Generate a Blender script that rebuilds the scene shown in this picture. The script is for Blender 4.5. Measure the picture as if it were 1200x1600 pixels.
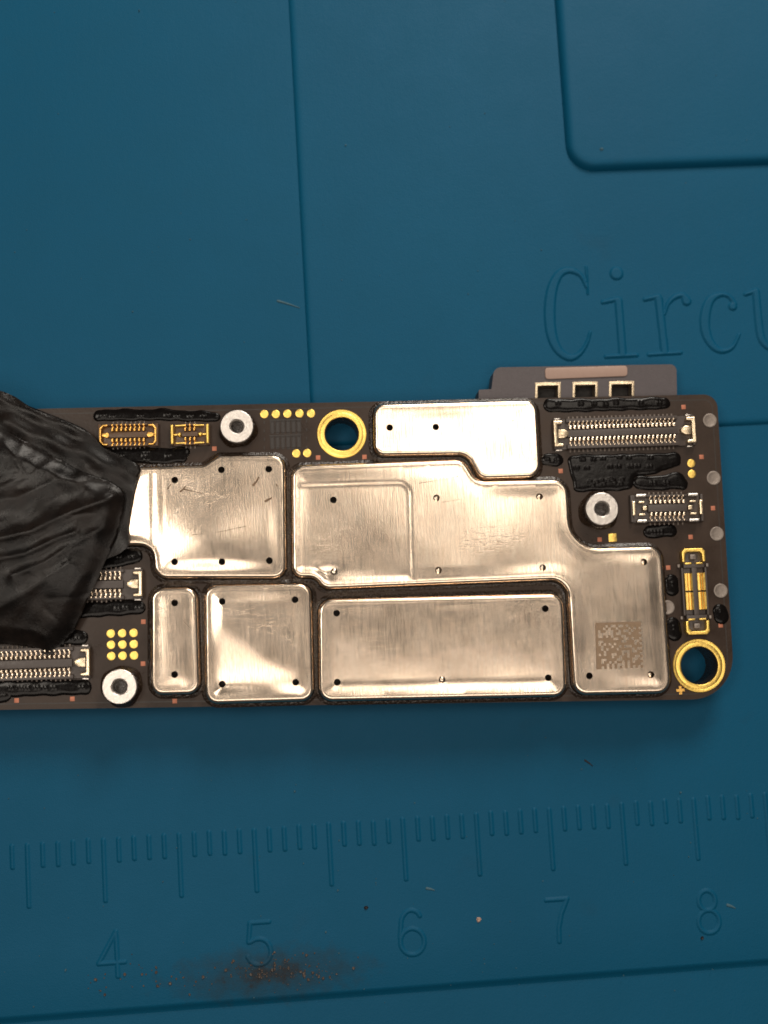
import bpy, math, random
import numpy as np
from mathutils import Vector, Matrix
from mathutils.geometry import delaunay_2d_cdt

# all lengths below are millimetres; S turns them into metres
S = 0.001
random.seed(7)
rng = np.random.default_rng(7)
for o in list(bpy.data.objects):
    bpy.data.objects.remove(o)
sc = bpy.context.scene
COL = sc.collection

# ------------------------------------------------------------------ camera
CAM = np.array([54.565, 12.002, 87.891])
ROT = (0.10224, -0.05565, -0.05936)
FPX = 2000.0
cd = bpy.data.cameras.new('camera')
cam = bpy.data.objects.new('camera', cd)
COL.objects.link(cam)
cam.location = CAM * S
cam.rotation_euler = ROT
cd.sensor_fit = 'VERTICAL'
cd.sensor_height = 32.0
cd.sensor_width = 24.0
cd.lens = 40.0
cd.clip_start = 0.005
cd.clip_end = 50.0
cd.dof.use_dof = True
cd.dof.focus_distance = 0.0850
cd.dof.aperture_fstop = 26.0
sc.camera = cam

# ------------------------------------------------------------------ world and lamps (indoors, a work bench under warm lamps, with an added front fill)
w = bpy.data.worlds.new('World')
sc.world = w
w.use_nodes = True
bg = w.node_tree.nodes['Background']
bg.inputs[0].default_value = (0.50, 0.46, 0.43, 1)
bg.inputs[1].default_value = 0.12


def area(name, loc, target, size, power, color, size_y=None):
    ld = bpy.data.lights.new(name, 'AREA')
    ld.shape = 'RECTANGLE' if size_y else 'DISK'
    ld.size = size * S
    if size_y:
        ld.size_y = size_y * S
    ld.energy = power
    ld.color = color
    o = bpy.data.objects.new(name, ld)
    COL.objects.link(o)
    o.location = Vector(loc) * S
    o.rotation_euler = (Vector(target) - Vector(loc)).to_track_quat('-Z', 'Y').to_euler()
    return o


area('bench_lamp', (115, 185, 130), (58, 22, 0), 80, 0.34, (1.0, 0.92, 0.82))
area('ceiling_lamp', (120, 105, 330), (58, 20, 0), 105, 0.15, (1.0, 0.89, 0.76))
area('side_lamp', (-56, 56, 270), (50, 20, 0), 76, 0.20, (1.0, 0.90, 0.78))
area('front_reflection_fill', (55, -76, 300), (58, 20, 0), 240, 0.27, (1.0, 0.88, 0.76), 98)  # added unseen softbox, placed so the lower cans reflect a bright band

sc.view_settings.view_transform = 'Standard'
sc.view_settings.look = 'None'
sc.view_settings.exposure = 0.0
sc.view_settings.gamma = 1.0
sc.cycles.filter_width = 1.7
sc.cycles.max_bounces = 8

# ------------------------------------------------------------------ survey: marks read off the photograph, put on a level plane at height z
RM = np.array(cam.rotation_euler.to_matrix())


def U(x, y, z):
    d = RM @ np.array([(x - 600.0) / FPX, (800.0 - y) / FPX, -1.0])
    p = CAM + d * ((z - CAM[2]) / d[2])
    return np.array([p[0], p[1]])


def UL(pts, z):
    return [(*U(p[0], p[1], z), *p[2:]) for p in pts]


ZB0 = 2.6

# ------------------------------------------------------------------ materials
def lin(c):
    return tuple((v / 12.92 if v <= 0.04045 else ((v + 0.055) / 1.055) ** 2.4) for v in c)


class NT:
    def __init__(self, name):
        self.m = bpy.data.materials.new(name)
        self.m.use_nodes = True
        self.t = self.m.node_tree
        self.b = self.t.nodes['Principled BSDF']
        self.out = self.t.nodes['Material Output']

    def n(self, kind, **kw):
        nd = self.t.nodes.new(kind)
        for k, v in kw.items():
            setattr(nd, k, v)
        return nd

    def l(self, a, b):
        self.t.links.new(a, b)

    def set(self, **kw):
        for k, v in kw.items():
            self.b.inputs[k.replace('_', ' ')].default_value = v
        return self

    def pos(self, scale=(1, 1, 1), loc=(0, 0, 0)):
        """world position in millimetres"""
        g = self.n('ShaderNodeNewGeometry')
        mp = self.n('ShaderNodeMapping')
        mp.inputs['Scale'].default_value = tuple(s / S for s in scale)
        mp.inputs['Location'].default_value = loc
        self.l(g.outputs['Position'], mp.inputs['Vector'])
        return mp.outputs[0]

    def noise(self, vec, scale, detail=3, rough=0.55, dist=0.0):
        nd = self.n('ShaderNodeTexNoise')
        nd.inputs['Scale'].default_value = scale
        nd.inputs['Detail'].default_value = detail
        nd.inputs['Roughness'].default_value = rough
        nd.inputs['Distortion'].default_value = dist
        self.l(vec, nd.inputs['Vector'])
        return nd.outputs['Fac']

    def ramp(self, fac, a, b, ca=(0, 0, 0, 1), cb=(1, 1, 1, 1)):
        r = self.n('ShaderNodeValToRGB')
        r.color_ramp.elements[0].position = a
        r.color_ramp.elements[1].position = b
        r.color_ramp.elements[0].color = ca
        r.color_ramp.elements[1].color = cb
        self.l(fac, r.inputs[0])
        return r.outputs[0]

    def mix(self, fac, a, b, mode='MIX'):
        m = self.n('ShaderNodeMix', data_type='RGBA', blend_type=mode)
        if isinstance(fac, (int, float)):
            m.inputs[0].default_value = fac
        else:
            self.l(fac, m.inputs[0])
        for s, v in ((6, a), (7, b)):
            if isinstance(v, tuple):
                m.inputs[s].default_value = (*v[:3], 1)
            else:
                self.l(v, m.inputs[s])
        return m.outputs[2]

    def math(self, op, a, b=None, c=None):
        m = self.n('ShaderNodeMath', operation=op)
        for i, v in enumerate((a, b, c)):
            if v is None:
                continue
            if isinstance(v, (int, float)):
                m.inputs[i].default_value = v
            else:
                self.l(v, m.inputs[i])
        return m.outputs[0]

    def maprange(self, v, a, b, c, d):
        m = self.n('ShaderNodeMapRange')
        self.l(v, m.inputs[0])
        for i, x in enumerate((a, b, c, d)):
            m.inputs[i + 1].default_value = x
        return m.outputs[0]

    def bump(self, height, dist_mm, strength=1.0, normal=None):
        b = self.n('ShaderNodeBump')
        b.inputs['Strength'].default_value = strength
        b.inputs['Distance'].default_value = dist_mm * S
        self.l(height, b.inputs['Height'])
        if normal is not None:
            self.l(normal, b.inputs['Normal'])
        return b.outputs[0]


def simple(name, col, rough, metal=0.0, var=0.15, nscale=3.0, bump=0.0, bscale=12.0, coat=0.0, spec=0.5):
    t = NT(name)
    t.set(Roughness=rough, Metallic=metal, Specular_IOR_Level=spec)
    v = t.pos()
    f = t.noise(v, nscale, 4)
    a = tuple(c * (1 - var) for c in col)
    b = tuple(min(1, c * (1 + var)) for c in col)
    t.l(t.mix(f, a, b), t.b.inputs['Base Color'])
    f2 = t.noise(v, nscale * 2.3, 3)
    t.l(t.maprange(f2, 0.25, 0.75, max(0.03, rough * 0.75), min(1, rough * 1.3)), t.b.inputs['Roughness'])
    if bump:
        t.l(t.bump(t.noise(v, bscale, 3), bump), t.b.inputs['Normal'])
    if coat:
        t.set(Coat_Weight=coat, Coat_Roughness=0.12)
    return t.m


def mat_silicone():
    t = NT('blue_silicone')
    v = t.pos()
    big = t.noise(v, 0.035, 4, 0.6)
    med = t.noise(v, 0.35, 5, 0.65)
    fine = t.noise(v, 9.0, 2)
    base = t.mix(t.ramp(big, 0.3, 0.7), (0.0012, 0.068, 0.138), (0.0018, 0.077, 0.154))
    base = t.mix(t.maprange(med, 0.35, 0.75, 0.0, 0.30), base, (0.004, 0.068, 0.125))
    # rust-brown flux stain rubbed into the ruler near the numeral 5
    st = U(418, 1522, 0)
    mp = t.pos(scale=(1, 1, 0), loc=(-st[0], -st[1], 0))
    sc_ = t.n('ShaderNodeVectorMath', operation='MULTIPLY')
    t.l(mp, sc_.inputs[0])
    sc_.inputs[1].default_value = (0.15, 0.55, 0)
    ln = t.n('ShaderNodeVectorMath', operation='LENGTH')
    t.l(sc_.outputs[0], ln.inputs[0])
    edge = t.math('ADD', ln.outputs['Value'], t.math('MULTIPLY', t.math('SUBTRACT', t.noise(v, 0.9, 5, 0.7), 0.5), 1.7))
    stain = t.maprange(edge, 0.2, 1.15, 0.7, 0.0)
    base = t.mix(stain, base, (0.020, 0.028, 0.030))
    st2 = t.maprange(t.math('ADD', edge, t.math('MULTIPLY', t.noise(v, 2.6, 4), 0.6)), 0.28, 0.70, 0.75, 0.0)
    base = t.mix(st2, base, (0.024, 0.0175, 0.0135))
    # pale lint and dark smudges
    sp = t.noise(v, 2.2, 6, 0.8)
    base = t.mix(t.maprange(sp, 0.70, 0.78, 0.0, 0.14), base, (0.10, 0.18, 0.23))
    sm = t.noise(t.pos(loc=(31, 7, 2)), 0.22, 3, 0.5)
    base = t.mix(t.maprange(sm, 0.68, 0.76, 0.0, 0.18), base, (0.010, 0.045, 0.075))
    base = t.mix(t.maprange(t.noise(v, 14.0, 2), 0.35, 0.65, 0.0, 0.16), base, (0.004, 0.048, 0.100))
    t.l(base, t.b.inputs['Base Color'])
    t.l(t.maprange(med, 0.3, 0.7, 0.50, 0.56), t.b.inputs['Roughness'])
    t.set(Specular_IOR_Level=0.12)
    scf = t.noise(t.pos(scale=(1.6, 0.22, 1), loc=(5, 3, 0)), 1.1, 4, 0.7, 0.3)
    n1 = t.bump(fine, 0.016, 0.9)
    n1 = t.bump(scf, 0.02, 0.35, n1)
    n2 = t.bump(t.noise(v, 2.4, 3), 0.02, 0.5, n1)
    t.l(n2, t.b.inputs['Normal'])
    return t.m


def mat_shield():
    t = NT('nickel_silver')
    t.set(Metallic=1.0)
    v = t.pos()
    brush = t.noise(t.pos(scale=(1, 0.045, 1)), 15.0, 3, 0.6)
    brush2 = t.noise(t.pos(scale=(1, 0.10, 1), loc=(4, 9, 1)), 22.0, 2, 0.6)
    blot = t.noise(v, 0.45, 5, 0.65)
    c = t.mix(t.ramp(blot, 0.35, 0.68), (0.75, 0.625, 0.495), (0.80, 0.68, 0.555))
    c = t.mix(t.maprange(brush, 0.38, 0.66, 0.0, 0.62), c, (0.55, 0.41, 0.305))
    # thin scratches in two directions and small pits
    sx = t.noise(t.pos(scale=(0.35, 2.6, 1), loc=(3, 1, 5)), 1.6, 2, 0.5, 0.4)
    scr = t.math('ABSOLUTE', t.math('SUBTRACT', sx, 0.5))
    gate = t.maprange(t.noise(v, 0.33, 2), 0.52, 0.62, 0.0, 1.0)
    scr = t.math('MULTIPLY', t.maprange(scr, 0.0, 0.004, 0.5, 0.0), gate)
    pit = t.maprange(t.noise(v, 4.2, 4, 0.7), 0.73, 0.80, 0.0, 0.7)
    wear = t.math('MAXIMUM', t.math('MULTIPLY', scr, 0.55), t.math('MULTIPLY', pit, 0.45))
    # rubbed lettering on the large can: broken horizontal dashes
    rc = U(765, 845, ZB0 + 0.95)
    rv = t.pos(scale=(1, 1, 0), loc=(-rc[0], -rc[1], 0))
    rs = t.n('ShaderNodeVectorMath', operation='MULTIPLY')
    t.l(rv, rs.inputs[0])
    rs.inputs[1].default_value = (0.36, 0.95, 0)
    rl = t.n('ShaderNodeVectorMath', operation='LENGTH')
    t.l(rs.outputs[0], rl.inputs[0])
    patch = t.maprange(rl.outputs['Value'], 0.7, 1.1, 1.0, 0.0)
    rows = t.noise(t.pos(scale=(0.8, 3.2, 1), loc=(2, 2, 2)), 2.6, 3, 0.6)
    rub = t.math('MULTIPLY', patch, t.maprange(rows, 0.52, 0.62, 0.0, 0.35))
    wear = t.math('MAXIMUM', wear, rub)
    c = t.mix(wear, c, (0.30, 0.215, 0.15))
    t.l(c, t.b.inputs['Base Color'])
    r = t.maprange(brush, 0.3, 0.7, 0.165, 0.25)
    t.l(t.math('ADD', r, t.maprange(blot, 0.3, 0.7, -0.01, 0.03)), t.b.inputs['Roughness'])
    n1 = t.bump(brush, 0.006, 0.5)
    n2 = t.bump(brush2, 0.0025, 0.5, n1)
    n3 = t.bump(t.noise(v, 0.30, 2), 0.018, 0.3, n2)
    n4 = t.bump(t.math('MULTIPLY', wear, -1.0), 0.006, 0.4, n3)
    t.l(n4, t.b.inputs['Normal'])
    return t.m


def mat_tape():
    t = NT('black_film')
    v = t.pos()
    f = t.noise(v, 0.5, 5, 0.65)
    c = t.mix(t.ramp(f, 0.40, 0.72), (0.0040, 0.0032, 0.0029), (0.0140, 0.0100, 0.0082))
    t.l(c, t.b.inputs['Base Color'])
    t.l(t.maprange(t.noise(v, 0.45, 5, 0.7), 0.35, 0.65, 0.19, 0.36), t.b.inputs['Roughness'])
    n1 = t.bump(t.noise(t.pos(scale=(0.6, 1.0, 1)), 0.9, 3, 0.5), 0.05, 0.5)
    n2 = t.bump(t.noise(v, 6.0, 5, 0.75), 0.03, 0.5, n1)
    t.set(Specular_IOR_Level=0.19)
    t.l(n2, t.b.inputs['Normal'])
    return t.m


def mat_substrate():
    t = NT('brown_solder_mask')
    v = t.pos()
    f = t.noise(v, 0.5, 5, 0.6)
    c = t.mix(t.ramp(f, 0.3, 0.72), (0.027, 0.0165, 0.0115), (0.042, 0.0265, 0.0185))
    tr = t.n('ShaderNodeTexBrick')
    c2 = t.noise(t.pos(scale=(1, 1, 1)), 6.0, 3)
    t.t.nodes.remove(tr)
    c = t.mix(t.maprange(c2, 0.6, 0.75, 0.0, 0.30), c, (0.064, 0.044, 0.033))
    t.l(c, t.b.inputs['Base Color'])
    t.l(t.maprange(f, 0.3, 0.7, 0.26, 0.40), t.b.inputs['Roughness'])
    t.set(Specular_IOR_Level=0.22)
    t.l(t.bump(t.noise(v, 5.0, 4), 0.012, 0.5), t.b.inputs['Normal'])
    return t.m


def mat_etch():
    t = NT('etched_mark_brown')
    t.set(Metallic=0.6, Roughness=0.5)
    v = t.pos()
    f = t.noise(v, 6.0, 3, 0.6)
    c = t.mix(f, (0.20, 0.135, 0.085), (0.27, 0.19, 0.125))
    t.l(c, t.b.inputs['Base Color'])
    t.l(t.bump(f, 0.01, 0.4), t.b.inputs['Normal'])
    return t.m


M = {
    'mat': mat_silicone(),
    'shield': mat_shield(),
    'tape': mat_tape(),
    'pcb': mat_substrate(),
    'etch': mat_etch(),
    'pcb_edge': simple('board_edge', (0.030, 0.022, 0.018), 0.5, var=0.3, bump=0.05, bscale=4),
    'epoxy': simple('black_epoxy', (0.0045, 0.0036, 0.0034), 0.17, var=0.3, bump=0.010, bscale=1.6, spec=0.14),
    'gold': simple('gold_plating', (0.92, 0.60, 0.155), 0.38, 1.0, var=0.2, bump=0.015, bscale=6),
    'gold_dark': simple('worn_gold_plating', (0.80, 0.46, 0.12), 0.32, 1.0, var=0.2, bump=0.02, bscale=10),
    'tin': simple('bright_tin', (0.60, 0.56, 0.52), 0.34, 1.0, var=0.2, nscale=6, bump=0.03, bscale=6),
    'contact': simple('nickel_contact', (0.74, 0.61, 0.47), 0.25, 1.0, var=0.1),
    'clip': simple('pale_gold_clip', (0.66, 0.54, 0.38), 0.30, 1.0, var=0.1, bump=0.01),
    'copper': simple('bare_copper', (0.42, 0.15, 0.085), 0.5, 0.3, var=0.15),
    'plastic': simple('brown_grey_plastic', (0.060, 0.046, 0.040), 0.42, var=0.15, bump=0.01),
    'amber': simple('amber_plastic', (0.085, 0.040, 0.014), 0.40, var=0.2, bump=0.01),
    'graphite': simple('violet_grey_plastic', (0.066, 0.054, 0.058), 0.5, var=0.12, bump=0.012, bscale=9),
    'beige': simple('beige_pad', (0.33, 0.22, 0.175), 0.55, var=0.06),
    'dark': simple('cavity_black', (0.006, 0.005, 0.005), 0.6, var=0.2),
    'flux': simple('dark_flux', (0.022, 0.013, 0.008), 0.25, var=0.4, bump=0.06, bscale=5),
    'greypad': simple('grey_solder_pad', (0.22, 0.185, 0.16), 0.42, 0.4, var=0.2, bump=0.02, bscale=8),
    'scratch': simple('bared_base_metal', (0.16, 0.10, 0.06), 0.5, 0.5, var=0.4),
    'foot': simple('dull_solder', (0.16, 0.13, 0.11), 0.5, 0.5, var=0.3),
    'rib': simple('mask_ridge', (0.020, 0.014, 0.011), 0.45, var=0.2),
    'tan': simple('tan_crumb', (0.50, 0.33, 0.25), 0.6, var=0.3),
    'black': simple('black_crumb', (0.012, 0.008, 0.010), 0.5, var=0.3),
    'pale': simple('pale_lint', (0.035, 0.095, 0.13), 0.7, var=0.2),
    'rust': simple('rust_grain', (0.060, 0.043, 0.034), 0.5, var=0.85, nscale=4),
}

# ------------------------------------------------------------------ mesh helpers
ORG = {}


class MB:
    """collects faces in millimetres, welding equal points"""

    def __init__(self):
        self.v, self.f, self.k = [], [], {}

    def p(self, x, y, z):
        key = (round(float(x), 4), round(float(y), 4), round(float(z), 4))
        i = self.k.get(key)
        if i is None:
            i = self.k[key] = len(self.v)
            self.v.append(key)
        return i

    def face(self, pts):
        ids = []
        for q in pts:
            i = self.p(*q)
            if not ids or ids[-1] != i:
                ids.append(i)
        if len(ids) > 1 and ids[0] == ids[-1]:
            ids.pop()
        if len(set(ids)) == len(ids) and len(ids) >= 3:
            self.f.append(ids)

    def strip(self, a, b):
        n = len(a)
        for i in range(n):
            j = (i + 1) % n
            self.face([a[i], a[j], b[j], b[i]])

    def slab(self, poly, z0, z1, bev=0.0, bottom=False, seg=2):
        """a plate with a rounded upper edge"""
        L = [(x, y) for x, y in poly]
        prev = [(x, y, z0) for x, y in L]
        if bottom:
            self.face(prev[::-1])
        if bev > 0:
            for s in range(seg + 1):
                a = s / seg * math.pi / 2
                o = inset(L, bev * (1 - math.cos(a)))
                cur = [(x, y, z1 - bev + bev * math.sin(a)) for x, y in o]
                self.strip(prev, cur)
                prev = cur
        else:
            cur = [(x, y, z1) for x, y in L]
            self.strip(prev, cur)
            prev = cur
        self.cap(prev)

    def cap(self, L):
        A = np.array([q[:2] for q in L])
        e = np.roll(A, -1, 0) - A
        n_ = np.roll(e, -1, 0)
        cr = e[:, 0] * n_[:, 1] - e[:, 1] * n_[:, 0]
        if cr.min() > -1e-9 or cr.max() < 1e-9:
            self.face(L)
            return
        v, f = fill([tuple(q) for q in A], [], 99.0)
        for t in f:
            self.face([(*v[i], L[0][2]) for i in t])

    def box(self, cx, cy, wx, wy, z0, z1, bev=0.0):
        self.slab(rect(cx, cy, wx, wy), z0, z1, bev)

    def ring(self, cx, cy, r0, r1, z, n=40):
        a = circ(cx, cy, r1, n)
        b = circ(cx, cy, r0, n)
        self.strip([(x, y, z) for x, y in a], [(x, y, z) for x, y in b])

    def lathe(self, cx, cy, prof, n=40, cap=False, jitter=None):
        prev = None
        for k, (r, z) in enumerate(prof):
            cur = []
            for i in range(n):
                t = 2 * math.pi * i / n
                rr = r + (jitter(i, k) if jitter else 0)
                cur.append((cx + rr * math.cos(t), cy + rr * math.sin(t), z))
            if prev:
                self.strip(prev, cur)
            prev = cur
        if cap:
            self.face(prev)


def link(name, me, parent=None, origin=(0, 0, 0), rz=0.0):
    o = bpy.data.objects.new(name, me)
    COL.objects.link(o)
    place(o, parent, origin, rz)
    return o


def place(o, parent, origin, rz=0.0, local=False):
    """origin is a place in the room unless local, then in the parent's own frame"""
    org = np.array(origin, float)
    if parent is not None:
        o.parent = parent
        o.location = (org if local else org - ORG[parent.name]) * S
    else:
        o.location = org * S
    o.rotation_euler = (0, 0, rz)
    ORG[o.name] = org


def mk(name, mb, mat, parent=None, origin=None, rz=0.0, smooth=35, local=False):
    v = np.array(mb.v, float)
    if origin is None:
        origin = ((v[:, 0].min() + v[:, 0].max()) / 2, (v[:, 1].min() + v[:, 1].max()) / 2, v[:, 2].min())
        v = v - np.array(origin)
    me = bpy.data.meshes.new(name)
    me.from_pydata((v * S).tolist(), [], mb.f)
    me.materials.append(M[mat])
    me.update()
    if smooth:
        me.polygons.foreach_set('use_smooth', [True] * len(me.polygons))
        me.set_sharp_from_angle(angle=math.radians(smooth))
    o = bpy.data.objects.new(name, me)
    COL.objects.link(o)
    place(o, parent, origin, rz, local)
    return o


def again(o, parent, origin, rz=0.0, local=False):
    c = o.copy()
    COL.objects.link(c)
    place(c, parent, origin, rz, local)
    return c


def empty(name, origin):
    o = bpy.data.objects.new(name, None)
    COL.objects.link(o)
    o.empty_display_size = 0.005
    place(o, None, origin)
    return o


def tag(o, label, cat, group=None):
    o['label'] = label
    o['category'] = cat
    if group:
        o['group'] = group
    return o


def rect(cx, cy, wx, wy):
    a, b = wx / 2, wy / 2
    return [(cx - a, cy - b), (cx + a, cy - b), (cx + a, cy + b), (cx - a, cy + b)]


def circ(cx, cy, r, n=24, ph=0.0):
    return [(cx + r * math.cos(ph + 2 * math.pi * i / n), cy + r * math.sin(ph + 2 * math.pi * i / n)) for i in range(n)]


def area2(L):
    return sum(L[i][0] * L[(i + 1) % len(L)][1] - L[(i + 1) % len(L)][0] * L[i][1] for i in range(len(L)))


def fillet(pts, seg=6, step=None):
    """corner points (x, y, radius) -> outline with rounded corners, counter-clockwise"""
    P = [np.array(p[:2], float) for p in pts]
    out = []
    n = len(P)
    for i in range(n):
        a, b, c = P[i - 1], P[i], P[(i + 1) % n]
        r = pts[i][2] if len(pts[i]) > 2 else 0
        u, v = a - b, c - b
        lu, lv = np.linalg.norm(u), np.linalg.norm(v)
        u, v = u / lu, v / lv
        ang = math.acos(max(-1, min(1, float(u @ v))))
        if r <= 0 or lu < 1e-9 or lv < 1e-9 or ang > math.pi - 0.05:
            out.append(tuple(b))
            continue
        d = min(r / math.tan(ang / 2), 0.49 * lu, 0.49 * lv)
        p0, p1 = b + u * d, b + v * d
        r_ = d * math.tan(ang / 2)
        bis = (u + v) / np.linalg.norm(u + v)
        cen = b + bis * (r_ / math.sin(ang / 2))
        a0 = math.atan2(*(p0 - cen)[::-1])
        a1 = math.atan2(*(p1 - cen)[::-1])
        da = (a1 - a0 + math.pi) % (2 * math.pi) - math.pi
        for s in range(seg + 1):
            t = a0 + da * s / seg
            out.append((cen[0] + r_ * math.cos(t), cen[1] + r_ * math.sin(t)))
    if area2(out) < 0:
        out.reverse()
    if step:
        res = []
        for i in range(len(out)):
            a, b = np.array(out[i]), np.array(out[(i + 1) % len(out)])
            k = max(1, int(np.linalg.norm(b - a) / step))
            for s in range(k):
                res.append(tuple(a + (b - a) * s / k))
        out = res
    return out


def inset(L, d):
    """move a counter-clockwise outline inwards by d"""
    if abs(d) < 1e-9:
        return list(L)
    A = np.array(L, float)
    e = np.roll(A, -1, 0) - A
    ln = np.linalg.norm(e, axis=1, keepdims=True)
    e = e / np.maximum(ln, 1e-9)
    nrm = np.stack([-e[:, 1], e[:, 0]], 1)
    if area2(L) < 0:
        nrm = -nrm
    m = nrm + np.roll(nrm, 1, 0)
    k = 1 + (nrm * np.roll(nrm, 1, 0)).sum(1, keepdims=True)
    m = m / np.maximum(k, 0.35)
    return [tuple(p) for p in A + m * d]


def pip(L, X, Y):
    A = np.array(L, float)
    x0, y0 = A[:, 0], A[:, 1]
    x1, y1 = np.roll(x0, -1), np.roll(y0, -1)
    ins = np.zeros(X.shape, bool)
    for a, b, c, d in zip(x0, y0, x1, y1):
        if b == d:
            continue
        cr = ((b > Y) != (d > Y)) & (X < (c - a) * (Y - b) / (d - b) + a)
        ins ^= cr
    return ins


def segdist(X, Y, L, closed=True):
    D = np.full(X.shape, 1e9)
    n = len(L)
    for i in range(n if closed else n - 1):
        ax, ay = L[i][:2]
        bx, by = L[(i + 1) % n][:2]
        dx, dy = bx - ax, by - ay
        q = dx * dx + dy * dy + 1e-12
        t = np.clip(((X - ax) * dx + (Y - ay) * dy) / q, 0, 1)
        D = np.minimum(D, np.hypot(X - ax - t * dx, Y - ay - t * dy))
    return D


def fill(outer, holes, h, extra=None):
    """triangles that fill an outline with holes, with inner points every h"""
    A = np.array(outer)
    gx = np.arange(A[:, 0].min() + h * 0.5, A[:, 0].max(), h)
    gy = np.arange(A[:, 1].min() + h * 0.5, A[:, 1].max(), h * 0.87)
    X, Y = np.meshgrid(gx, gy)
    X = X + (np.arange(len(gy)) % 2)[:, None] * h * 0.5
    X, Y = X.ravel(), Y.ravel()
    ok = pip(outer, X, Y) & (segdist(X, Y, outer) > 0.45 * h)
    for hl in holes:
        ok &= ~pip(hl, X, Y)
        c = np.mean(np.array(hl), 0)
        near = np.hypot(X - c[0], Y - c[1]) < 3 + np.max(np.hypot(*(np.array(hl) - c).T))
        idx = np.where(near & ok)[0]
        ok[idx] &= segdist(X[idx], Y[idx], hl) > 0.4 * min(h, 0.12)
    V = [tuple(p) for p in outer]
    E = [(i, (i + 1) % len(outer)) for i in range(len(outer))]
    for hl in holes:
        b = len(V)
        V += [tuple(p) for p in hl]
        E += [(b + i, b + (i + 1) % len(hl)) for i in range(len(hl))]
    V += list(zip(X[ok], Y[ok]))
    ov, oe, of, *_ = delaunay_2d_cdt([Vector((float(a), float(b))) for a, b in V], E, [], 0, 1e-6)
    ov = np.array([(q.x, q.y) for q in ov])
    of = np.array([f for f in of if len(f) == 3])
    t0, t1, t2 = ov[of[:, 0]], ov[of[:, 1]], ov[of[:, 2]]
    ar = np.abs((t1 - t0)[:, 0] * (t2 - t0)[:, 1] - (t1 - t0)[:, 1] * (t2 - t0)[:, 0])
    lg = np.maximum(np.maximum(np.hypot(*(t1 - t0).T), np.hypot(*(t2 - t1).T)), np.hypot(*(t0 - t2).T))
    of = of[ar > 2e-3 * lg]
    c = ov[of].mean(1)
    keep = pip(outer, c[:, 0], c[:, 1])
    for hl in holes:
        keep &= ~pip(hl, c[:, 0], c[:, 1])
    return ov, of[keep]


def raised(name, strokes, h, edge, res, mat, parent, z0, bumps=None, bumph=0.03, wob=0.0, polys=(), rim=True, smooth=60, soft=False):
    """a low relief grown from strokes [(x,y,r),...] and outlines: height follows the distance from the border"""
    pts = [p for s in strokes for p in s] + [(x, y, 0) for P in polys for x, y in P]
    A = np.array(pts)
    mrg = A[:, 2].max() + 3 * res + wob
    gx = np.arange(A[:, 0].min() - mrg, A[:, 0].max() + mrg, res)
    gy = np.arange(A[:, 1].min() - mrg, A[:, 1].max() + mrg, res)
    X, Y = np.meshgrid(gx, gy)
    D = np.full(X.shape, 1e9)
    for s in strokes:
        if len(s) == 1:
            D = np.minimum(D, np.hypot(X - s[0][0], Y - s[0][1]) - s[0][2])
        for a, b in zip(s[:-1], s[1:]):
            dx, dy = b[0] - a[0], b[1] - a[1]
            t = np.clip(((X - a[0]) * dx + (Y - a[1]) * dy) / (dx * dx + dy * dy + 1e-12), 0, 1)
            D = np.minimum(D, np.hypot(X - a[0] - t * dx, Y - a[1] - t * dy) - (a[2] + (b[2] - a[2]) * t))
    for P in polys:
        d = segdist(X, Y, P)
        D = np.minimum(D, np.where(pip(P, X, Y), -d, d))
    if wob:
        ph = rng.uniform(0, 6.28, 6)
        D = D + wob * (np.sin(X * 2.3 + ph[0]) * np.cos(Y * 2.9 + ph[1]) + 0.6 * np.sin(X * 5.1 + ph[2] + Y * 1.7) + 0.4 * np.sin(Y * 7.3 + X * 3.1 + ph[3])) * 0.5
    t = np.clip(-D / edge, 0, 1)
    Z = h * (t * t * (3 - 2 * t) if soft else np.sqrt(np.clip(1 - (1 - t) ** 2, 0, 1)))
    if bumps is not None:
        for bx, by, bw, bh_, ang in bumps:
            c, s_ = math.cos(ang), math.sin(ang)
            lx, ly = (X - bx) * c + (Y - by) * s_, -(X - bx) * s_ + (Y - by) * c
            q = np.clip(1.6 - np.maximum(np.abs(lx) / bw, np.abs(ly) / bh_) * 1.2, 0, 1)
            Z = Z + np.where(D < -0.05, bumph * q * q * (3 - 2 * q), 0)
    ins = D < 0
    Z = np.where(ins, Z, -0.015)
    ny, nx = X.shape
    q = ins[:-1, :-1] | ins[1:, :-1] | ins[:-1, 1:] | ins[1:, 1:]
    # pull the outermost ring of points onto the border for a clean outline
    gyD, gxD = np.gradient(D, res)
    g2 = np.maximum(gxD ** 2 + gyD ** 2, 0.2)
    out = (~ins) & (D < 2.2 * res)
    X = np.where(out, X - gxD / g2 * np.clip(D, 0, res * 1.5), X)
    Y = np.where(out, Y - gyD / g2 * np.clip(D, 0, res * 1.5), Y)
    mb = MB()
    idx = -np.ones(X.shape, int)
    jj, ii = np.where(q)
    faces = []
    used = np.zeros(X.shape, bool)
    for a in (0, 1):
        for b in (0, 1):
            used[jj + a, ii + b] = True
    idx[used] = np.arange(used.sum())
    mb.v = list(zip(X[used], Y[used], Z[used] + z0))
    mb.f = [[int(idx[j, i]), int(idx[j, i + 1]), int(idx[j + 1, i + 1]), int(idx[j + 1, i])] for j, i in zip(jj, ii)]
    return mk(name, mb, mat, parent, smooth=smooth)


# ================================================================== the mat
ZP = 0.25   # upper panel of the mat
mat_main = MB()
YR = -11.0
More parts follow.
